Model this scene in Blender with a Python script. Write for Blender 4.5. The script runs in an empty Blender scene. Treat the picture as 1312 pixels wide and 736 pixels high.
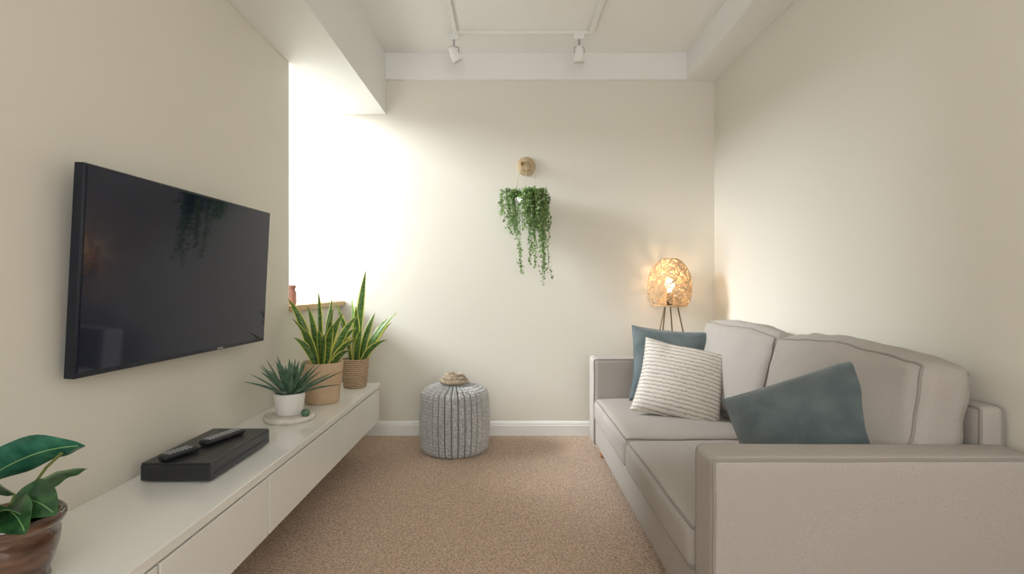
import bpy, bmesh, math, random
from mathutils import Vector, Matrix, Euler, noise
random.seed(7)
scene = bpy.context.scene
COL = scene.collection

# ------------------------------------------------------------ materials
def lin(v):
    v = v/255.0
    return v/12.92 if v <= 0.04045 else ((v+0.055)/1.055)**2.4
def C(r, g, b): return (lin(r), lin(g), lin(b), 1.0)

def mat(name, col, rough=0.6, metal=0.0, bump=0.0, bscale=200.0, col2=None, cscale=8.0, spec=0.5,
        trans=0.0, coat=0.0, stretch=None, sheen=0.0, bdist=0.002, detail=4.0):
    m = bpy.data.materials.new(name); m.use_nodes = True
    nt = m.node_tree; b = nt.nodes["Principled BSDF"]
    b.inputs["Base Color"].default_value = col
    b.inputs["Roughness"].default_value = rough
    b.inputs["Metallic"].default_value = metal
    b.inputs["Specular IOR Level"].default_value = spec
    b.inputs["Coat Weight"].default_value = coat
    b.inputs["Sheen Weight"].default_value = sheen
    tc = nt.nodes.new("ShaderNodeTexCoord")
    mp = nt.nodes.new("ShaderNodeMapping")
    nt.links.new(tc.outputs["Object"], mp.inputs["Vector"])
    if stretch: mp.inputs["Scale"].default_value = stretch
    if col2:
        n = nt.nodes.new("ShaderNodeTexNoise"); n.inputs["Scale"].default_value = cscale
        n.inputs["Detail"].default_value = detail
        nt.links.new(mp.outputs[0], n.inputs["Vector"])
        r = nt.nodes.new("ShaderNodeValToRGB")
        r.color_ramp.elements[0].position = 0.35; r.color_ramp.elements[1].position = 0.65
        r.color_ramp.elements[0].color = col; r.color_ramp.elements[1].color = col2
        nt.links.new(n.outputs["Fac"], r.inputs[0]); nt.links.new(r.outputs[0], b.inputs["Base Color"])
    if bump > 0:
        n2 = nt.nodes.new("ShaderNodeTexNoise"); n2.inputs["Scale"].default_value = bscale
        n2.inputs["Detail"].default_value = 3
        nt.links.new(mp.outputs[0], n2.inputs["Vector"])
        bp = nt.nodes.new("ShaderNodeBump"); bp.inputs["Strength"].default_value = bump
        bp.inputs["Distance"].default_value = bdist
        nt.links.new(n2.outputs["Fac"], bp.inputs["Height"]); nt.links.new(bp.outputs[0], b.inputs["Normal"])
    if trans > 0:
        out = nt.nodes["Material Output"]
        t = nt.nodes.new("ShaderNodeBsdfTranslucent"); t.inputs[0].default_value = col
        mx = nt.nodes.new("ShaderNodeMixShader"); mx.inputs[0].default_value = trans
        nt.links.new(b.outputs[0], mx.inputs[1]); nt.links.new(t.outputs[0], mx.inputs[2])
        nt.links.new(mx.outputs[0], out.inputs[0])
    return m

def emis(name, col, s):
    m = bpy.data.materials.new(name); m.use_nodes = True
    b = m.node_tree.nodes["Principled BSDF"]
    b.inputs["Emission Color"].default_value = col; b.inputs["Emission Strength"].default_value = s
    b.inputs["Base Color"].default_value = col
    return m

M_wall = mat("wall_paint", C(229, 225, 213), 0.7, bump=0.08, bscale=90, bdist=0.001)
M_white = mat("white_paint", C(240, 240, 237), 0.55)
M_ceil = mat("ceiling_paint", C(243, 242, 239), 0.8)
M_carpet = mat("carpet_pile", C(168, 141, 118), 0.95, bump=1.0, bscale=150, col2=C(228, 202, 178), cscale=125, bdist=0.01, sheen=0.2, spec=0.1)
M_sofa = mat("sofa_linen", C(170, 163, 156), 0.92, bump=0.45, bscale=700, col2=C(184, 178, 171), cscale=420, spec=0.12, bdist=0.001)
M_pipe = mat("sofa_piping", C(150, 143, 136), 0.9)
M_teal = mat("slate_velvet", C(86, 98, 100), 0.75, col2=C(104, 115, 116), cscale=12, bump=0.3, bscale=300, sheen=0.3, spec=0.2)
M_lac = mat("white_lacquer", C(243, 243, 238), 0.18, coat=0.3)
M_gap = mat("shadow_gap", C(96, 94, 90), 0.6)
M_blackp = mat("black_plastic", C(36, 38, 42), 0.35)
M_bezel = mat("tv_bezel", C(38, 42, 52), 0.3, metal=0.5)
M_screen = mat("tv_screen", C(16, 23, 46), 0.04, spec=0.35)
M_grey = mat("grey_print", C(170, 172, 176), 0.5)
M_wood = mat("pale_wood", C(186, 164, 132), 0.5, col2=C(202, 182, 150), cscale=10, stretch=(1, 1, 8))
M_sillw = mat("sill_wood", C(196, 164, 118), 0.5, col2=C(214, 186, 142), cscale=10, stretch=(8, 1, 8))
M_woodf = mat("foot_wood", C(190, 130, 80), 0.5)
M_terra = mat("sand_ceramic", C(196, 166, 134), 0.75, col2=C(206, 180, 150), cscale=12, bump=0.2, bscale=150)
M_wcer = mat("white_ceramic", C(228, 226, 220), 0.4)
M_stone = mat("pale_stone", C(206, 198, 184), 0.6, col2=C(224, 218, 208), cscale=30)
M_soil = mat("soil", C(60, 42, 30), 0.95, bump=1, bscale=90, bdist=0.01)
M_snake = mat("snake_leaf", C(54, 92, 44), 0.4, col2=C(112, 146, 70), cscale=34, stretch=(1, 1, 2.2), trans=0.2)
M_snakey = mat("snake_margin", C(216, 216, 106), 0.4, trans=0.2)
M_agave = mat("agave_leaf", C(70, 106, 86), 0.45, col2=C(112, 142, 114), cscale=60, trans=0.1)
M_rub = mat("glossy_leaf", C(28, 66, 38), 0.3, col2=C(62, 108, 60), cscale=30, trans=0.1, coat=0.2, bump=0.5, bscale=60, bdist=0.003)
M_rub2 = mat("glossy_leaf_teal", C(36, 92, 74), 0.25, col2=C(70, 130, 106), cscale=24, trans=0.1, coat=0.3, bump=0.5, bscale=50, bdist=0.003)
M_rib = mat("leaf_rib", C(130, 168, 110), 0.4)
M_stem = mat("plant_stem", C(110, 120, 60), 0.5)
M_trail = mat("trailing_leaf", C(92, 128, 66), 0.5, col2=C(146, 176, 110), cscale=30, trans=0.3)
M_rope = mat("jute_rope", C(206, 192, 164), 0.9)
M_brass = mat("antique_brass", C(150, 120, 70), 0.3, metal=1)
M_steel = mat("lamp_metal", C(120, 104, 80), 0.35, metal=0.9)
M_rattan = mat("rattan_fibre", C(226, 196, 156), 0.85, trans=0.15, spec=0.2)
M_knit = mat("grey_wool", C(178, 178, 177), 0.95, col2=C(210, 210, 208), cscale=70, bump=0.6, bscale=260, sheen=0.3, spec=0.1, bdist=0.004)
M_knit_shade = mat("wool_groove_shade", C(136, 136, 137), 0.95, bump=0.4, bscale=300)  # darker copy of the wool, shade between the ribs painted as colour
M_bead = mat("seagrass", C(150, 132, 110), 0.8, col2=C(200, 186, 164), cscale=70)
M_pink = mat("jar_ceramic", C(190, 140, 128), 0.5)
M_glaze = mat("brown_glaze", C(58, 38, 28), 0.15, col2=C(112, 78, 56), cscale=14, stretch=(1, 1, 3.5), coat=0.5, detail=6)

def wave_mat(name, c1, c2, scale, axis, rough=0.8, dist=1.0, bump=0.5, p0=0.15, p1=0.6, dscale=4):
    m = bpy.data.materials.new(name); m.use_nodes = True
    nt = m.node_tree; b = nt.nodes["Principled BSDF"]; b.inputs["Roughness"].default_value = rough
    tc = nt.nodes.new("ShaderNodeTexCoord"); w = nt.nodes.new("ShaderNodeTexWave")
    w.bands_direction = axis; w.inputs["Scale"].default_value = scale
    w.inputs["Distortion"].default_value = dist; w.inputs["Detail"].default_value = 3
    w.inputs["Detail Scale"].default_value = dscale
    nt.links.new(tc.outputs["Object"], w.inputs["Vector"])
    r = nt.nodes.new("ShaderNodeValToRGB")
    r.color_ramp.elements[0].color = c1; r.color_ramp.elements[1].color = c2
    r.color_ramp.elements[0].position = p0; r.color_ramp.elements[1].position = p1
    nt.links.new(w.outputs["Fac"], r.inputs[0]); nt.links.new(r.outputs[0], b.inputs["Base Color"])
    bp = nt.nodes.new("ShaderNodeBump"); bp.inputs["Strength"].default_value = bump; bp.inputs["Distance"].default_value = 0.004
    nt.links.new(w.outputs["Fac"], bp.inputs["Height"]); nt.links.new(bp.outputs[0], b.inputs["Normal"])
    return m
M_stripe = wave_mat("striped_cotton", C(172, 161, 150), C(222, 216, 207), 15.5, 'Y', 0.9, dist=2.2, p0=-0.0, p1=0.40, bump=0.3)
M_wicker = wave_mat("wicker_weave", C(150, 120, 92), C(206, 180, 150), 28, 'Z', 0.8, dist=2.5, bump=0.9)

# ------------------------------------------------------------ mesh helpers
def newobj(name, bm, mats, smooth=True):
    me = bpy.data.meshes.new(name); bm.to_mesh(me); bm.free()
    for m in (mats if isinstance(mats, (list, tuple)) else [mats]): me.materials.append(m)
    if smooth:
        for p in me.polygons: p.use_smooth = True
    o = bpy.data.objects.new(name, me); COL.objects.link(o); return o

def box(name, x0, x1, y0, y1, z0, z1, m, bevel=0.0):
    bm = bmesh.new(); bmesh.ops.create_cube(bm, size=1)
    c = Vector(((x0+x1)/2, (y0+y1)/2, (z0+z1)/2))
    for v in bm.verts: v.co = Vector((v.co.x*(x1-x0), v.co.y*(y1-y0), v.co.z*(z1-z0)))
    if bevel > 0: bmesh.ops.bevel(bm, geom=bm.edges[:], offset=bevel, segments=3, affect='EDGES', profile=0.5)
    o = newobj(name, bm, m, smooth=False); o.location = c; return o

def group(name, loc, objs):
    e = bpy.data.objects.new(name, None); e.empty_display_size = 0.1; e.location = loc; COL.objects.link(e)
    for o in objs:
        o.parent = e; o.matrix_parent_inverse = Matrix.Translation(-Vector(loc))
    return e

def lathe(name, prof, m, loc=(0, 0, 0), seg=48, fr=None, mats=None):
    bm = bmesh.new(); rings = []
    for k, (r, z) in enumerate(prof):
        ring = []
        for i in range(seg):
            a = 2*math.pi*i/seg; rr = r if fr is None else r*fr(a, k/(len(prof)-1))
            ring.append(bm.verts.new((rr*math.cos(a), rr*math.sin(a), z)))
        rings.append(ring)
    for a, b in zip(rings[:-1], rings[1:]):
        for i in range(seg):
            bm.faces.new((a[i], a[(i+1) % seg], b[(i+1) % seg], b[i]))
    if prof[0][0] > 1e-4: bm.faces.new(rings[0][::-1])
    if prof[-1][0] > 1e-4: bm.faces.new(rings[-1])
    bmesh.ops.remove_doubles(bm, verts=bm.verts[:], dist=1e-6)
    bmesh.ops.recalc_face_normals(bm, faces=bm.faces[:])
    o = newobj(name, bm, m); o.location = loc; return o

def curve(name, paths, rad, m, cyclic=False, res=3):
    cu = bpy.data.curves.new(name, 'CURVE'); cu.dimensions = '3D'; cu.bevel_depth = rad; cu.bevel_resolution = res
    cu.use_fill_caps = True
    for pts in paths:
        s = cu.splines.new('POLY'); s.points.add(len(pts)-1)
        for p, q in zip(s.points, pts): p.co = (q[0], q[1], q[2], 1)
        s.use_cyclic_u = cyclic; s.use_smooth = True
    cu.materials.append(m)
    o = bpy.data.objects.new(name, cu); COL.objects.link(o)
    dg = bpy.context.evaluated_depsgraph_get()
    me = bpy.data.meshes.new_from_object(o.evaluated_get(dg)); me.name = name
    bpy.data.objects.remove(o)
    o2 = bpy.data.objects.new(name, me); COL.objects.link(o2)
    return o2

def soft_map(p, half, r, bulge, wr, seed):
    P = Vector((p[0]*half[0], p[1]*half[1], p[2]*half[2]))
    q = Vector([max(-(h-r), min(h-r, c)) for c, h in zip(P, half)])
    d = P-q
    if d.length > 1e-9: P = q+d.normalized()*r
    a = [1-abs(c)**2.2 for c in p]
    P.x += math.copysign(1, p[0])*bulge[0]*a[1]*a[2]*abs(p[0])
    P.y += math.copysign(1, p[1])*bulge[1]*a[0]*a[2]*abs(p[1])
    P.z += math.copysign(1, p[2])*bulge[2]*a[0]*a[1]*abs(p[2])
    if bulge[2] > 0.02: P.z += bulge[2]*0.6*a[1]*max(0, p[2])
    if wr:
        n = noise.noise_vector(P*5+Vector((seed, seed*2, 0)))
        P += n*wr
        n = noise.noise_vector(P*14+Vector((seed, 0, seed)))
        P += n*wr*0.35
    return P

def softbox(name, c, half, r, m, bulge=(0, 0, 0), rot=(0, 0, 0), wr=0.0, pipe=None, pr=0.0045, n=22, seed=1.0):
    bm = bmesh.new(); bmesh.ops.create_cube(bm, size=2)
    bmesh.ops.subdivide_edges(bm, edges=bm.edges[:], cuts=n, use_grid_fill=True)
    sg = lambda s: math.sin(s*math.pi/2)
    for v in bm.verts:
        p = [sg(max(-1, min(1, x))) for x in v.co]
        v.co = soft_map(p, half, r, bulge, wr, seed)
    o = newobj(name, bm, m); o.location = c; o.rotation_euler = rot
    outs = [o]
    if pipe is not None:
        paths = []
        N = 40
        ax = pipe; u, w = [i for i in range(3) if i != ax]
        for sgn in (-1, 1):
            loop = []
            for (a0, b0), (a1, b1) in (((-1, -1), (1, -1)), ((1, -1), (1, 1)), ((1, 1), (-1, 1)), ((-1, 1), (-1, -1))):
                for k in range(N):
                    t = sg(-1+2*k/N)*0.5+0.5
                    p = [0, 0, 0]; p[ax] = sgn; p[u] = a0+(a1-a0)*t; p[w] = b0+(b1-b0)*t
                    loop.append(soft_map(p, half, r, bulge, wr, seed)*1.0)
            paths.append(loop)
        pc = curve(name+"_piping", paths, pr, M_pipe, cyclic=True)
        pc.location = c; pc.rotation_euler = rot
        outs.append(pc)
    return outs

def pillow(name, w, h, t, m, loc, rot, seed=0.0, pinch=0.07, wr=0.008, n=36):
    bm = bmesh.new(); g = {}
    for side in (1, -1):
        for i in range(n+1):
            for j in range(n+1):
                u = math.sin((-1+2*i/n)*math.pi/2); v = math.sin((-1+2*j/n)*math.pi/2)
                edge = i in (0, n) or j in (0, n)
                if edge and side == -1: g[(side, i, j)] = g[(1, i, j)]; continue
                x = w/2*u*(1-pinch*(1-v*v)*u*u); y = h/2*v*(1-pinch*(1-u*u)*v*v)
                z = side*t/2*(max(0, (1-u*u))*max(0, (1-v*v)))**0.42
                P = Vector((x, y, z)); f = 1 if not edge else 0.3
                P += noise.noise_vector(Vector((x*6+seed, y*6, side*3.0)))*wr*f
                P += noise.noise_vector(Vector((x*16+seed, y*16, side*3.0)))*wr*0.35*f
                g[(side, i, j)] = bm.verts.new(P)
        for i in range(n):
            for j in range(n):
                q = [g[(side, i, j)], g[(side, i+1, j)], g[(side, i+1, j+1)], g[(side, i, j+1)]]
                if side == -1: q = q[::-1]
                bm.faces.new(q)
    loop = [g[(1, i, 0)].co.copy() for i in range(n)]+[g[(1, n, j)].co.copy() for j in range(n)] + \
           [g[(1, i, n)].co.copy() for i in range(n, 0, -1)]+[g[(1, 0, j)].co.copy() for j in range(n, 0, -1)]
    cc = [Vector(p) for p in loop]
    L = len(cc); k = 6; rings = []
    for a in range(L):
        T = (cc[(a+1) % L]-cc[a-1]).normalized(); N = T.cross(Vector((0, 0, 1))).normalized(); B = Vector((0, 0, 1))
        rings.append([bm.verts.new(cc[a]+(N*math.cos(2*math.pi*q/k)+B*math.sin(2*math.pi*q/k))*0.004) for q in range(k)])
    for a in range(L):
        r0, r1 = rings[a], rings[(a+1) % L]
        for q in range(k): bm.faces.new((r0[q], r0[(q+1) % k], r1[(q+1) % k], r1[q]))
    o = newobj(name, bm, m); o.location = loc; o.rotation_euler = rot; return o

def leaf(bm, p0, pc, p1, width, side, prof, n=14, cols=4, cup=0.15, mats=None, wav=0.0):
    p0, pc, p1, side = Vector(p0), Vector(pc), Vector(p1), Vector(side)
    rows = []
    ph = random.random()*6
    for i in range(n+1):
        t = i/n; P = p0*(1-t)**2+pc*2*t*(1-t)+p1*t*t
        T = ((pc-p0)*(1-t)+(p1-pc)*t).normalized()
        S = side-T*side.dot(T)
        if S.length < 1e-4: S = T.orthogonal()
        S.normalize(); N = T.cross(S); w = max(width*prof(t), 0.0006)
        rows.append([bm.verts.new(P+S*s*w/2+N*(cup*w*s*s+wav*w*abs(s)*math.sin(t*14+ph+s))) for s in [-1+2*j/cols for j in range(cols+1)]])
    for a, b in zip(rows[:-1], rows[1:]):
        for j in range(cols):
            f = bm.faces.new((a[j], a[j+1], b[j+1], b[j]))
            if mats: f.material_index = mats[j]
def p_snake(t): return (0.62+0.38*math.sin(math.pi*min(1, t*1.05)))*(1-t**4)**0.8
def p_ovate(t): return max(0, math.sin(math.pi*t**0.85))**0.7
def p_agave(t): return (0.85+0.3*t)*(1-t**2.2)

# ------------------------------------------------------------ room shell
XL, XR, YB, YF = -1.15, 1.40, 3.70, -1.6
ZC = 2.594
AY0, AX = 2.84, -2.35         # opening start, alcove outer wall
box("floor", -2.6, XR+0.12, YF-0.12, YB+0.12, -0.10, 0.0, M_carpet)
box("ceiling", XL-0.12, XR+0.12, YF-0.12, YB+0.12, ZC, ZC+0.1, M_ceil)
box("wall_right", XR, XR+0.12, YF-0.12, YB+0.12, 0, ZC, M_wall)
box("wall_back", -2.47, XR, YB, YB+0.12, 0, 3.3, M_wall)
bm = bmesh.new()
def addbox(bm, x0, x1, y0, y1, z0, z1):
    r = bmesh.ops.create_cube(bm, size=1)
    for v in r['verts']:
        v.co = Vector(((x0+x1)/2+v.co.x*(x1-x0), (y0+y1)/2+v.co.y*(y1-y0), (z0+z1)/2+v.co.z*(z1-z0)))
addbox(bm, XL-0.12, XL, YF-0.12, AY0, 0, ZC)
addbox(bm, XL-0.12, XL, AY0, YB, 0, 0.885)
newobj("wall_left", bm, M_wall, smooth=False)
# alcove (light well)
bm = bmesh.new()
addbox(bm, AX, XL-0.12, 1.8, YB, 0.80, 0.885)       # ledge
addbox(bm, AX, XL-0.12, 1.68, 1.80, 0.80, 3.3)      # near return
addbox(bm, AX-0.12, AX, 1.68, YB, 0, 1.35)
addbox(bm, AX-0.12, AX, 1.68, YB, 3.12, 3.3)
addbox(bm, AX-0.12, AX, 1.68, 1.9, 1.35, 3.12)
addbox(bm, AX-0.12, AX, 3.62, YB, 1.35, 3.12)
addbox(bm, AX-0.12, XL-0.0, 1.68, YB, 3.2, 3.3)      # roof
addbox(bm, XL-0.12, XL, 1.68, YB, ZC+0.1, 3.2)
newobj("wall_alcove", bm, M_white, smooth=False)
W = []
for i, (y0, y1, z0, z1) in enumerate([(1.9, 1.95, 1.35, 3.12), (3.57, 3.62, 1.35, 3.12), (1.95, 3.57, 1.35, 1.40), (1.95, 3.57, 3.07, 3.12), (2.74, 2.78, 1.40, 3.07)]):
    W.append(box("window_frame_%d" % i, AX-0.09, AX-0.03, y0, y1, z0, z1, M_white, 0.004))
group("window_1", (AX-0.06, 2.76, 1.35), W)
box("trim_1", XL-0.12, XL+0.035, AY0+0.002, YB-0.002, 0.885, 0.915, M_sillw, 0.004)
# front wall (behind camera) with window
bm = bmesh.new()
addbox(bm, XL-0.12, XR+0.12, YF-0.12, YF, 0, 0.8)
addbox(bm, XL-0.12, XR+0.12, YF-0.12, YF, 2.35, ZC)
addbox(bm, XL-0.12, -0.9, YF-0.12, YF, 0.8, 2.35)
addbox(bm, 1.15, XR+0.12, YF-0.12, YF, 0.8, 2.35)
newobj("wall_front", bm, M_wall, smooth=False)
W = []
for i, (x0, x1, z0, z1) in enumerate([(-0.9, -0.85, 0.8, 2.35), (1.10, 1.15, 0.8, 2.35), (-0.85, 1.10, 0.8, 0.85), (-0.85, 1.10, 2.3, 2.35), (0.10, 0.15, 0.85, 2.3)]):
    W.append(box("window_frame_b%d" % i, x0, x1, YF-0.09, YF-0.03, z0, z1, M_white, 0.004))
group("window_2", (0.12, YF-0.06, 0.8), W)
# beams
box("trim_2", XL, -0.835, YF, YB, 2.185, ZC, M_white, 0.002)
box("trim_3", 1.20, XR, YF, YB, 2.415, ZC, M_white, 0.002)
box("trim_4", -0.835, 1.20, YB-0.03, YB, 2.415, ZC, M_white, 0.002)
def baseboard(name, a, b, nrm):
    prof = [(0, 0), (0.016, 0), (0.016, 0.068), (0.012, 0.074), (0.013, 0.080), (0.006, 0.094), (0, 0.096)]
    bm = bmesh.new(); a, b, nrm = Vector(a), Vector(b), Vector(nrm)
    r0 = [bm.verts.new(a+nrm*p[0]+Vector((0, 0, p[1]))) for p in prof]
    r1 = [bm.verts.new(b+nrm*p[0]+Vector((0, 0, p[1]))) for p in prof]
    for i in range(len(prof)-1): bm.faces.new((r0[i], r0[i+1], r1[i+1], r1[i]))
    bm.faces.new(r0); bm.faces.new(r1[::-1])
    bmesh.ops.recalc_face_normals(bm, faces=bm.faces[:])
    newobj(name, bm, M_white, smooth=False)
baseboard("baseboard_back", (XL, YB, 0), (XR, YB, 0), (0, -1, 0))
baseboard("baseboard_right", (XR, YF, 0), (XR, YB-0.017, 0), (-1, 0, 0))
baseboard("baseboard_left", (XL, YF, 0), (XL, YB-0.017, 0), (1, 0, 0))

# ------------------------------------------------------------ track light
tz = ZC
P = [box("rail_front", -0.345, 0.52, 3.345, 3.375, tz-0.022, tz, M_white, 0.003),
     box("rail_side_1", -0.348, -0.318, 1.4, 3.345, tz-0.022, tz, M_white, 0.003),
     box("rail_side_2", 0.492, 0.522, 1.4, 3.345, tz-0.022, tz, M_white, 0.003),
     box("rail_rear", -0.345, 0.52, 1.37, 1.40, tz-0.022, tz, M_white, 0.003)]
def spot(i, x, tilt, yaw):
    z0 = tz-0.022
    a = box("adapter_%d" % i, x-0.032, x+0.032, 3.344, 3.376, z0-0.03, z0+0.001, M_white, 0.004)
    st = lathe("stem_%d" % i, [(0.006, -0.05), (0.006, 0)], M_grey, (x, 3.36, z0-0.028), 12)
    br = curve("bracket_%d" % i, [[(x-0.03, 3.36, z0-0.115), (x-0.03, 3.36, z0-0.08), (x, 3.36, z0-0.072), (x+0.03, 3.36, z0-0.08), (x+0.03, 3.36, z0-0.115)]], 0.003, M_grey)
    h = lathe("head_%d" % i, [(0, 0.045), (0.016, 0.043), (0.022, 0.03), (0.028, 0.0), (0.031, -0.045), (0.034, -0.055), (0.029, -0.055), (0.024, -0.03), (0, -0.028)], M_white, (x, 3.36, z0-0.115), 28)
    h.rotation_euler = (tilt, 0, yaw)
    g = lathe("lens_%d" % i, [(0, -0.0), (0.024, 0.0)], M_grey, (x, 3.36, z0-0.115), 20)
    g.location = h.location; g.rotation_euler = h.rotation_euler
    g.data.transform(Matrix.Translation((0, 0, -0.035)))
    return [a, st, br, h, g]
P += spot(1, -0.34, math.radians(30), math.radians(-70)) + spot(2, 0.435, math.radians(8), 0)
group("track_light", (0.09, 2.3, tz), P)

# ------------------------------------------------------------ media console
P = [box("carcass", XL+0.001, -0.806, 0.15, 3.275, 0.215, 0.40, M_lac),
     box("top_panel", XL+0.001, -0.780, 0.13, 3.29, 0.403, 0.430, M_lac, 0.002)]
seams = [0.13, 1.2145, 1.768, 2.585, 3.289]
for i in range(4):
    P.append(box("drawer_front_%d" % (i+1), -0.800, -0.782, seams[i]+0.005, seams[i+1]-0.005, 0.207, 0.396, M_lac, 0.0015))
P.append(box("recess", -0.806, -0.799, 0.16, 3.27, 0.22, 0.403, M_gap))
group("media_console", (-0.96, 1.7, 0.21), P)
CT = 0.430

# ------------------------------------------------------------ television
tvw, tvh = 0.974, 0.552
P = [box("casing", -tvw/2, tvw/2, -0.002, 0.026, -tvh/2, tvh/2, M_bezel, 0.003),
     box("screen", -tvw/2+0.009, tvw/2-0.009, -0.0035, 0.0, -tvh/2+0.014, tvh/2-0.008, M_screen),
     box("logo", 0.14, 0.175, -0.0035, -0.0015, -tvh/2+0.004, -tvh/2+0.009, M_grey),
     box("wall_mount", -0.15, 0.15, 0.026, 0.040, -0.12, 0.12, M_blackp, 0.002)]
tv = group("television", (0, 0, 0), P)
tv.location = (-1.0675, 1.860, 1.057)
tv.rotation_euler = (Matrix.Rotation(math.radians(90-2.5), 3, 'Z') @ Matrix.Rotation(math.radians(3.0), 3, 'X')).to_euler()

# ------------------------------------------------------------ set-top box + remotes
P = [box("body", -1.10, -0.89, 1.62, 2.02, CT+0.006, CT+0.054, M_blackp, 0.004),
     box("lid", -1.098, -0.892, 1.622, 2.018, CT+0.054, CT+0.059, M_blackp, 0.002),
     box("fascia_strip", -0.8905, -0.8885, 1.64, 2.00, CT+0.02, CT+0.028, M_bezel)]
for k, (x, y) in enumerate([(-1.08, 1.65), (-0.91, 1.65), (-1.08, 1.99), (-0.91, 1.99)]):
    P.append(lathe("foot_%d" % k, [(0.01, 0), (0.01, 0.008)], M_blackp, (x, y, CT), 16))
b = group("media_player", (-1.0, 1.8, CT), P)
def remote(name, x, y, yaw, L):
    parts = softbox("remote_body", (0, 0, 0.010), (0.02, L/2, 0.009), 0.008, M_blackp, n=10)
    bb = bmesh.new()
    for r in range(int(L/0.014)-2):
        for c in (-1, 0, 1):
            q = bmesh.ops.create_cube(bb, size=1)
            for v in q['verts']: v.co = Vector((v.co.x*0.007+c*0.011, v.co.y*0.007-L/2+0.02+r*0.014, v.co.z*0.003+0.0195))
    bt = newobj("buttons", bb, M_grey, False)
    e = group(name, (0, 0, 0), parts+[bt]); e.location = (x, y, CT+0.0595); e.rotation_euler = (0, 0, yaw)
remote("remote_control", -1.025, 1.69, math.radians(-20), 0.12)
remote("remote_control", -0.985, 1.87, math.radians(-16), 0.17)

# ------------------------------------------------------------ snake plants
def pot_profile(rb, rt, h, th=0.008):
    return [(0, 0), (rb*0.93, 0), (rb, 0.006), (rb+(rt-rb)*0.5, h*0.5), (rt, h-0.006), (rt-0.002, h), (rt-th, h), (rt-th, h-0.02), (rb, h-0.028)]
def snake(name, cx, cy, zr, tips, R, potparts, w=0.045):
    bm = bmesh.new()
    for (tx, tz, dy) in tips:
        a = random.random()*6.28; r = R*random.random()**0.5*0.6
        p0 = Vector((cx+(tx-cx)*0.22+r*0.25*math.cos(a), cy+dy*0.2+r*0.3*math.sin(a), zr-0.03))
        p1 = Vector((tx, cy+dy, tz))
        pc = p0.lerp(p1, 0.55)+Vector((-(tx-cx)*0.18, -dy*0.1, 0.04))
        ang = random.uniform(-0.7, 0.7)
        side = Vector((math.cos(ang), math.sin(ang), 0.0))
        ln = (p1-p0).length
        leaf(bm, p0, pc, p1, w*(0.75+0.6*min(ln, 0.45)), side, p_snake, n=18, cols=8, cup=0.18, mats=[1, 0, 0, 0, 0, 0, 0, 1])
    o = newobj("leaves", bm, [M_snake, M_snakey])
    group(name, (cx, cy, CT), [o]+potparts)
cx, cy = -0.945, 2.75
pp = [lathe("pot", pot_profile(0.083, 0.104, 0.205), M_terra, (cx, cy, CT)), lathe("soil", [(0, 0), (0.095, 0)], M_soil, (cx, cy, CT+0.185), 32)]
snake("potted_snake_plant", cx, cy, CT+0.20, [(-1.12, 0.955, 0.0), (-0.984, 0.995, 0.05), (-1.08, 0.86, -0.06), (-0.897, 0.905, 0.03), (-0.83, 0.88, -0.03),
      (-0.77, 0.87, 0.04), (-0.925, 0.95, 0.09), (-0.86, 0.83, -0.09), (-1.01, 0.82, -0.1), (-1.05, 0.91, 0.08), (-0.79, 0.80, 0.08), (-0.94, 0.80, -0.07), (-0.74, 0.76, -0.02), (-0.90, 0.78, -0.1),
      (-0.76, 0.70, -0.05), (-1.07, 0.76, -0.05)], 0.09, pp)
cx, cy = -0.895, 3.16
pp = [lathe("basket_pot", pot_profile(0.066, 0.080, 0.165), M_wicker, (cx, cy, CT)), lathe("soil", [(0, 0), (0.072, 0)], M_soil, (cx, cy, CT+0.145), 32)]
snake("potted_snake_plant", cx, cy, CT+0.16, [(-0.845, 1.11, 0.05), (-0.64, 0.875, 0.0), (-0.69, 0.71, -0.04), (-0.937, 0.94, 0.08), (-1.0, 0.92, -0.04), (-0.79, 0.86, 0.05),
      (-0.87, 0.90, -0.07), (-0.73, 0.82, 0.1), (-0.83, 0.77, -0.1), (-0.70, 0.80, 0.09), (-0.96, 0.82, -0.09)], 0.07, pp, w=0.048)

# ------------------------------------------------------------ agave + stone saucer
lathe("stone_saucer", [(0, 0), (0.100, 0), (0.106, 0.004), (0.108, 0.018), (0.105, 0.024), (0.08, 0.0245), (0, 0.0245)], M_stone, (-0.965, 2.39, CT), 48)
cx, cy, z0 = -0.965, 2.39, CT+0.0247
pp = [lathe("pot", pot_profile(0.055, 0.066, 0.095, 0.006), M_wcer, (cx, cy, z0)), lathe("soil", [(0, 0), (0.06, 0)], M_soil, (cx, cy, z0+0.078), 32)]
bm = bmesh.new()
for k in range(34):
    a = k*2.39996; q = k/34.0
    el = math.radians(14+70*q); L = 0.195-0.03*q
    if k % 5 == 0: L *= 1.12
    d = Vector((math.cos(a)*math.cos(el), math.sin(a)*math.cos(el), math.sin(el)))
    if cx+d.x*L < XL+0.01: L = (XL+0.01-cx)/d.x
    p0 = Vector((cx, cy, z0+0.075))+Vector((math.cos(a), math.sin(a), 0))*0.018
    p1 = p0+d*L; pc = p0+d*L*0.5+Vector((0, 0, 0.03))*(1-q)*0.6
    leaf(bm, p0, pc, p1, 0.028, Vector((-math.sin(a), math.cos(a), 0)), p_agave, n=10, cols=4, cup=0.3)
p0 = Vector((cx+0.02, cy, z0+0.08)); leaf(bm, p0, p0+Vector((0.10, 0, 0.05)), p0+Vector((0.23, -0.02, 0.115)), 0.032, (0, 1, 0.2), p_agave, n=10, cols=4, cup=0.3)
group("potted_agave", (cx, cy, z0), pp+[newobj("leaves", bm, M_agave)])
o = softbox("decorative_stone", (-0.878, 2.35, z0+0.016), (0.018, 0.018, 0.016), 0.014, M_agave, n=8, wr=0.004)[0]

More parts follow.
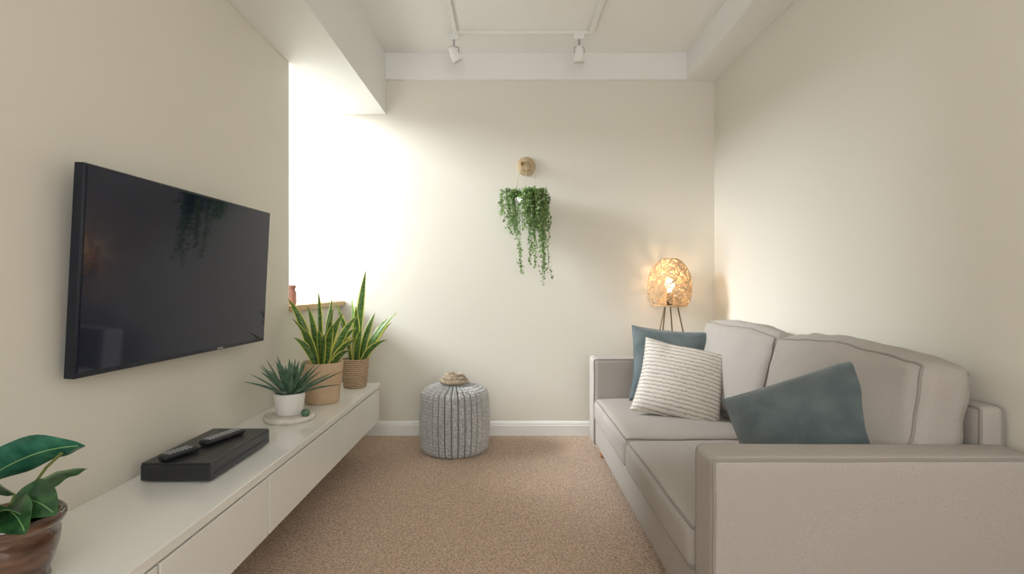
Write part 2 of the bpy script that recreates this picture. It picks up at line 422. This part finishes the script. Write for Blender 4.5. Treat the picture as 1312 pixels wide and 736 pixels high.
# ------------------------------------------------------------ foreground house plant
cx, cy = -0.985, 1.075
prof = [(0, 0), (0.058, 0), (0.062, 0.006), (0.058, 0.018), (0.066, 0.035), (0.076, 0.07), (0.078, 0.095), (0.074, 0.108), (0.083, 0.114), (0.087, 0.122), (0.087, 0.132), (0.082, 0.137), (0.076, 0.135), (0.072, 0.12), (0.07, 0.11)]
pp = [lathe("glazed_pot", prof, M_glaze, (cx, cy, CT)), lathe("soil", [(0, 0), (0.073, 0)], M_soil, (cx, cy, CT+0.118), 32)]
bm = bmesh.new(); stems = []; ribs = []
base = Vector((cx, cy, CT+0.115))
def bigleaf(s, tip, w, side, mi, arch=0.03, cup=0.12):
    s, tip = Vector(s), Vector(tip); mid = s.lerp(tip, 0.5)+Vector((0, 0, arch))
    leaf(bm, s, mid, tip, w, side, p_ovate, n=18, cols=8, cup=cup, mats=[mi]*8, wav=0.04)
    ribs.append([s*(1-t)**2+mid*2*t*(1-t)+tip*t*t for t in [i/14*0.93 for i in range(15)]])
    b0 = base+Vector((random.uniform(-.02, .02), random.uniform(-.02, .02), -0.01))
    c = b0.lerp(s, 0.5)+Vector((0, 0, 0.02))
    stems.append([b0*(1-t)**2+c*2*t*(1-t)+s*t*t for t in [i/10 for i in range(11)]])
bigleaf((-1.03, 1.05, 0.632), (-0.818, 1.05, 0.710), 0.088, (0.1, 0.66, -0.70), 1, 0.04)
bigleaf((-0.96, 1.05, 0.600), (-0.842, 1.01, 0.592), 0.075, (0, 0.7, 0.7), 0)
bigleaf((-0.99, 1.03, 0.575), (-0.868, 0.97, 0.608), 0.072, (0.3, 0.7, -0.5), 0)
bigleaf((-0.98, 1.02, 0.590), (-0.935, 0.91, 0.585), 0.085, (1, 0, 0.1), 0)
bigleaf((-0.99, 1.09, 0.60), (-1.10, 1.05, 0.65), 0.085, (0, 0.6, -0.8), 0)
bigleaf((-0.98, 1.10, 0.60), (-0.93, 1.20, 0.615), 0.08, (1, -0.2, 0.1), 0)
bigleaf((-1.0, 1.03, 0.59), (-1.05, 0.93, 0.60), 0.09, (0.6, -0.5, 0.5), 1)
bigleaf((-0.965, 1.04, 0.585), (-0.862, 0.97, 0.575), 0.07, (0.4, 0.6, 0.7), 0)
bigleaf((-1.02, 1.0, 0.60), (-0.97, 0.93, 0.625), 0.075, (0.5, 0.5, -0.7), 0)
stems.append([base, base+Vector((0.03, 0, 0.06)), base+Vector((0.07, 0, 0.115)), Vector((-0.865, 1.05, 0.695))])
group("potted_house_plant", (cx, cy, CT), pp+[newobj("leaves", bm, [M_rub, M_rub2]), curve("stems", stems, 0.0028, M_stem), curve("midribs", ribs, 0.0011, M_rib, res=1)])

# ------------------------------------------------------------ jar on sill
lathe("ceramic_jar", [(0, 0), (0.028, 0), (0.032, 0.01), (0.032, 0.07), (0.026, 0.08), (0.026, 0.09), (0.03, 0.092), (0.03, 0.105), (0, 0.108)], M_pink, (XL-0.03, 2.93, 0.915), 32)

# ------------------------------------------------------------ knitted pouf
NR = 32; R = 0.216; H = 0.415; rows = 300
def rz(t):
    if t < 0.08:
        a = t/0.08*math.pi/2; return R*0.80+R*0.16*math.sin(a), 0.04*(1-math.cos(a))
    if t < 0.72:
        s = (t-0.08)/0.64; return R*(0.96+0.04*math.sin(math.pi*s)), 0.04+s*(H-0.11)
    s = (t-0.72)/0.28; a = s*math.pi/2
    return R*0.96*(1-s)**0.02*math.cos(a)**0.9 if s < 1 else 0, H-0.07+0.07*math.sin(a)**0.9
bm = bmesh.new(); K = 12; seg = NR*K; rings = []
for k in range(rows+1):
    t = k/rows; r, z = rz(t); ring = []
    for i in range(seg):
        a = 2*math.pi*i/seg; ph = (i % K)/K
        arm = 1-abs(abs(ph-0.5)*2-0.5)*2       # two arms of the V-shaped stitch
        v = abs(ph-0.5)*2
        st = abs(math.sin(math.pi*(k/rows*26-v*0.8)))**0.6
        rib = abs(math.sin(math.pi*ph))**0.6
        d = (-0.016+0.010*rib+0.014*st*(0.35+0.65*arm)*rib)*min(1, r/(R*0.5))
        ring.append(bm.verts.new(((r+d)*math.cos(a), (r+d)*math.sin(a), z+(d if t > 0.8 else 0))))
    rings.append(ring)
for a, b in zip(rings[:-1], rings[1:]):
    for i in range(seg):
        f = bm.faces.new((a[i], a[(i+1) % seg], b[(i+1) % seg], b[i]))
        if i % K in (0, K-1): f.material_index = 1  # groove faces take the painted shade colour
bm.faces.new(rings[0][::-1])
o = newobj("knitted_pouf", bm, [M_knit, M_knit_shade]); o.location = (-0.336, 3.375, 0.0)
paths = []
for q in range(5):
    for rr, zz in ((0.075, 0), (0.06, 0.018), (0.045, 0.034)):
        paths.append([((rr+0.008*math.cos(7*a+q*1.25))*math.cos(a), (rr+0.008*math.cos(7*a+q*1.25))*math.sin(a), zz+0.012+0.008*math.sin(7*a+q*1.25)) for a in [2*math.pi*i/90 for i in range(90)]])
o = curve("woven_trivet", paths, 0.006, M_bead, cyclic=True); o.location = (-0.34, 3.36, H+0.003)

# ------------------------------------------------------------ hanging plant
hx, hy = 0.105, 3.57
P = [lathe("wall_disc", [(0, 0), (0.060, 0), (0.064, 0.004), (0.064, 0.016), (0.060, 0.02), (0, 0.02)], M_wood, (0.117, YB-0.0005, 1.829), 40),
     lathe("knob", [(0.006, 0), (0.006, 0.03), (0.012, 0.034), (0.012, 0.042), (0, 0.045)], M_brass, (0.090, YB-0.02, 1.838), 20),
     lathe("hook", [(0.004, 0), (0.004, 0.10), (0.007, 0.102), (0.007, 0.11), (0, 0.112)], M_wood, (0.117, YB-0.02, 1.80), 20)]
for o in P: o.rotation_euler = (math.radians(90), 0, 0)
P.append(curve("brass_ring", [[(0.117+0.03*math.cos(a), YB-0.026, 1.822+0.03*math.sin(a)) for a in [i*math.pi/20 for i in range(40)]]], 0.0018, M_brass, cyclic=True))
top = Vector((0.117, hy+0.02, 1.80))
ropes = []
for a in (0.2, 2.9, 4.7):
    e = Vector((hx+0.07*math.cos(a), hy+0.07*math.sin(a), 1.60))
    tp = top+Vector((0.045*math.cos(a), 0, -0.01))
    ropes.append([top, tp, tp.lerp(e, 0.5), e])
    ropes.append([e, Vector((hx+0.05*math.cos(a), hy+0.05*math.sin(a), 1.50)), Vector((hx, hy, 1.485))])
P.append(curve("ropes", ropes, 0.0024, M_rope))
P.append(lathe("pot", pot_profile(0.045, 0.065, 0.10, 0.005), M_wcer, (hx, hy, 1.495)))
P.append(lathe("soil", [(0, 0), (0.06, 0)], M_soil, (hx, hy, 1.58), 24))
bm = bmesh.new(); strands = []
def smallleaf(p, sz):
    n = Vector((random.gauss(0, 1), random.gauss(0, 1)-0.6, random.gauss(0, 1)+0.4)).normalized()
    u = n.orthogonal().normalized(); u = Matrix.Rotation(random.random()*6.28, 3, n) @ u; w = n.cross(u)
    pts = [(-1, 0), (-0.3, 0.62), (0.4, 0.6), (1, 0), (0.4, -0.6), (-0.3, -0.62)]
    vs = [bm.verts.new(p+u*a*sz+w*b*sz+n*(0.15*sz*abs(b))) for a, b in pts]
    bm.faces.new(vs)
for s in range(96):
    a = random.random()*6.283
    if math.sin(a) > 0.3 and random.random() < 0.5: a = -a
    if 3.6 < a % 6.283 < 4.4 and s % 7: a += random.choice([-0.9, 0.9])     # gap where the pot shows
    out = random.uniform(0.06, 0.16); rise = random.uniform(0.0, 0.055)
    if s < 66: drop = random.uniform(0.02, 0.24)
    elif s < 84: drop = random.uniform(0.16, 0.36)
    else: drop = random.uniform(0.36, 0.54); out = random.uniform(0.04, 0.13)
    if s >= 66 and math.cos(a) < -0.3 and random.random() < 0.7: a = math.pi-a
    if s in (86, 89): a = 3.9; drop = 0.5; out = 0.06
    if s in (93, 94, 95): a = -0.4; drop = 0.50+0.03*(s-93); out = 0.13
    p0 = Vector((hx+0.03*math.cos(a), hy+0.03*math.sin(a), 1.59))
    d = Vector((math.cos(a), math.sin(a)*0.75, 0))
    p1 = p0+d*(out-0.03)+Vector((0, 0, rise)); pts = []
    for i in range(9):
        t = i/8; c = p0+d*(out-0.03)*0.4+Vector((0, 0, rise+0.03)); pts.append(p0*(1-t)**2+c*2*t*(1-t)+p1*t*t)
    nd = int((drop+rise)/0.013); cur = p1.copy()
    for i in range(nd):
        cur = cur+Vector((random.gauss(0, 0.0025)+0.0003, random.gauss(0, 0.002), -0.013)); cur.y = min(cur.y, YB-0.02); pts.append(cur.copy())
    strands.append(pts)
    for i in range(2, len(pts)):
        for _ in range(2): 
            q = pts[i]+Vector((random.gauss(0, 0.007), random.gauss(0, 0.007), random.gauss(0, 0.005)))
            q.y = min(q.y, YB-0.015)
            smallleaf(q, random.uniform(0.006, 0.0105))
P.append(newobj("foliage", bm, M_trail)); P.append(curve("strands", strands, 0.0012, M_stem, res=1))
group("hanging_plant", (hx, hy, 1.5), P)

# ------------------------------------------------------------ floor lamp
lx, ly = 1.052, 3.555
zb, sh = 0.885, 0.31
def egg(t, a, k=1.0): 
    r = k*0.140*math.sqrt(max(0.0, 1-((t-0.40)/0.64)**2)); return (r*math.cos(a), r*math.sin(a)*0.96, zb+sh*t)
paths = []
for s in range(300):
    tc_, ac = random.uniform(0.03, 0.97), random.random()*6.283
    rt, ra = random.uniform(0.05, 0.12), random.uniform(0.14, 0.34)
    kk = random.uniform(0.97, 1.01)
    f = random.random()*6.28; pts = []
    for i in range(28):
        q = 2*math.pi*i/28
        t = tc_+rt*math.cos(q+f)*(1+0.25*math.sin(3*q)); a = ac+ra*math.sin(q)*(1+0.2*math.cos(2*q+f))
        t = -t if t < 0 else (2-t if t > 1 else t)
        pts.append(egg(t, a, kk))
    paths.append(pts)
for t in (0.0, 0.01, 0.02, 0.98, 0.99, 1.0): paths.append([egg(t, 2*math.pi*i/96) for i in range(96)])
P = [curve("woven_shade", paths, 0.0024, M_rattan, cyclic=True, res=1)]
legs = []
for sx, sy in ((-1, -0.8), (1, -0.8), (-0.4, 1), (0.4, 1)):
    legs.append([(sx*0.040, sy*0.04, zb+0.01), (sx*0.225, sy*0.075, 0.004)])
P.append(curve("tripod_legs", legs, 0.0045, M_steel))
P.append(curve("hoop", [[(0.11*math.cos(a), 0.105*math.sin(a), zb+0.003) for a in [i*math.pi/24 for i in range(48)]]], 0.003, M_steel, cyclic=True))
P.append(curve("crossbars", [[(-0.11, 0, zb+0.003), (0.11, 0, zb+0.003)], [(0, -0.105, zb+0.003), (0, 0.105, zb+0.003)]], 0.003, M_steel))
P.append(lathe("lamp_holder", [(0.0, 0), (0.018, 0), (0.018, 0.09), (0, 0.09)], M_steel, (0, 0, zb), 20))
bulb = lathe("bulb", [(0, 0), (0.012, 0.0), (0.016, 0.015), (0.028, 0.04), (0.03, 0.055), (0.024, 0.075), (0.012, 0.085), (0, 0.087)], emis("bulb_glow", C(255, 224, 184), 10), (0, 0, zb+0.09), 24)
P.append(bulb)
lamp = group("floor_lamp", (0, 0, 0), P); lamp.location = (lx, ly, 0)
L = bpy.data.lights.new("lamp_light", 'POINT'); L.energy = 1.7; L.color = (1, 0.75, 0.48); L.shadow_soft_size = 0.035
lo = bpy.data.objects.new("lamp_light", L); COL.objects.link(lo); lo.parent = lamp; lo.location = (0, 0, zb+0.20)

# ------------------------------------------------------------ sofa
P = []
P += softbox("base", (0.950, 2.42, 0.135), (0.425, 0.90, 0.080), 0.015, M_sofa, n=10)
P += softbox("arm_near", (0.952, 1.458, 0.315), (0.432, 0.070, 0.262), 0.022, M_sofa, bulge=(0, 0.004, 0.004), pipe=1, wr=0.0015)
P += softbox("arm_far", (0.950, 3.370, 0.315), (0.440, 0.085, 0.262), 0.022, M_sofa, bulge=(0, 0.004, 0.004), pipe=1, wr=0.0015)
P += softbox("back_frame", (1.355, 2.42, 0.375), (0.036, 0.90, 0.305), 0.02, M_sofa, pipe=0)
P += softbox("seat_cushion_1", (0.835, 1.968, 0.272), (0.325, 0.432, 0.070), 0.035, M_sofa, bulge=(0.008, 0, 0.018), pipe=2, wr=0.004, seed=3)
P += softbox("seat_cushion_2", (0.835, 2.848, 0.272), (0.325, 0.432, 0.070), 0.035, M_sofa, bulge=(0.008, 0, 0.018), pipe=2, wr=0.004, seed=8)
P += softbox("back_cushion_1", (1.200, 1.955, 0.570), (0.085, 0.432, 0.228), 0.055, M_sofa, bulge=(0.045, 0.0, 0.022), rot=(0, math.radians(13), 0), pipe=0, wr=0.018, seed=12, n=30)
P += softbox("back_cushion_2", (1.205, 2.842, 0.572), (0.085, 0.425, 0.228), 0.055, M_sofa, bulge=(0.045, 0.0, 0.022), rot=(0, math.radians(14), 0), pipe=0, wr=0.018, seed=20, n=30)
for k, (x, y) in enumerate([(0.56, 1.46), (0.56, 3.22), (1.32, 1.46), (1.32, 3.36)]):
    P.append(lathe("foot_%d" % k, [(0.016, 0), (0.024, 0.06)], M_woodf, (x, y, 0), 20))
group("sofa", (0.945, 2.42, 0), P)

def place_pillow(name, w, h, t, m, loc, yaw, lean, roll, seed, pinch=0.07):
    o = pillow(name, w, h, t, m, (0, 0, 0), (0, 0, 0), seed, pinch=pinch)
    Mx = Matrix.Rotation(yaw, 4, 'Z') @ Matrix.Rotation(math.radians(90)-lean, 4, 'X') @ Matrix.Rotation(roll, 4, 'Z')
    o.matrix_world = Matrix.Translation(loc) @ Mx
    return o
rd = math.radians
place_pillow("throw_pillow", 0.50, 0.44, 0.15, M_teal, (0.955, 3.12, 0.555), rd(-4), rd(20), rd(-5), 2.0)
place_pillow("striped_pillow", 0.43, 0.40, 0.16, M_stripe, (0.885, 2.80, 0.520), rd(-12), rd(24), rd(-12), 5.0)
place_pillow("throw_pillow", 0.50, 0.46, 0.24, M_teal, (1.035, 1.80, 0.495), rd(-38), rd(18), rd(25), 9.0, pinch=0.02)

# ------------------------------------------------------------ lights
def area(name, loc, rot, sx, sy, e, col):
    l = bpy.data.lights.new(name, 'AREA'); l.shape = 'RECTANGLE'; l.size = sx; l.size_y = sy; l.energy = e; l.color = col
    o = bpy.data.objects.new(name, l); COL.objects.link(o); o.location = loc; o.rotation_euler = rot; return o
area("sky_daylight", (-4.3, 3.0, 3.10), (0, rd(-72), rd(-6)), 1.5, 2.6, 660, (0.92, 0.96, 1.0))
area("rear_window_daylight", (0.12, YF-0.10, 1.575), (rd(90), 0, 0), 2.0, 1.5, 43, (1.0, 0.98, 0.96))
w = bpy.data.worlds.new("World"); scene.world = w; w.use_nodes = True
nt = w.node_tree; bg = nt.nodes["Background"]
sky = nt.nodes.new("ShaderNodeTexSky"); sky.sky_type = 'HOSEK_WILKIE'; sky.sun_direction = (0.3, -0.5, 0.8); sky.turbidity = 6
nt.links.new(sky.outputs[0], bg.inputs[0]); bg.inputs[1].default_value = 1.0

# ------------------------------------------------------------ camera
cam = bpy.data.cameras.new("Camera"); co = bpy.data.objects.new("Camera", cam); COL.objects.link(co)
co.location = (0, 0, 1.02); co.rotation_euler = (rd(90), 0, 0)
cam.sensor_width = 36; cam.lens = 696/1312*36
cam.shift_x = 4/1312; cam.shift_y = -2/1312; cam.clip_start = 0.05
scene.camera = co
scene.view_settings.view_transform = 'Standard'
scene.view_settings.exposure = 0.2
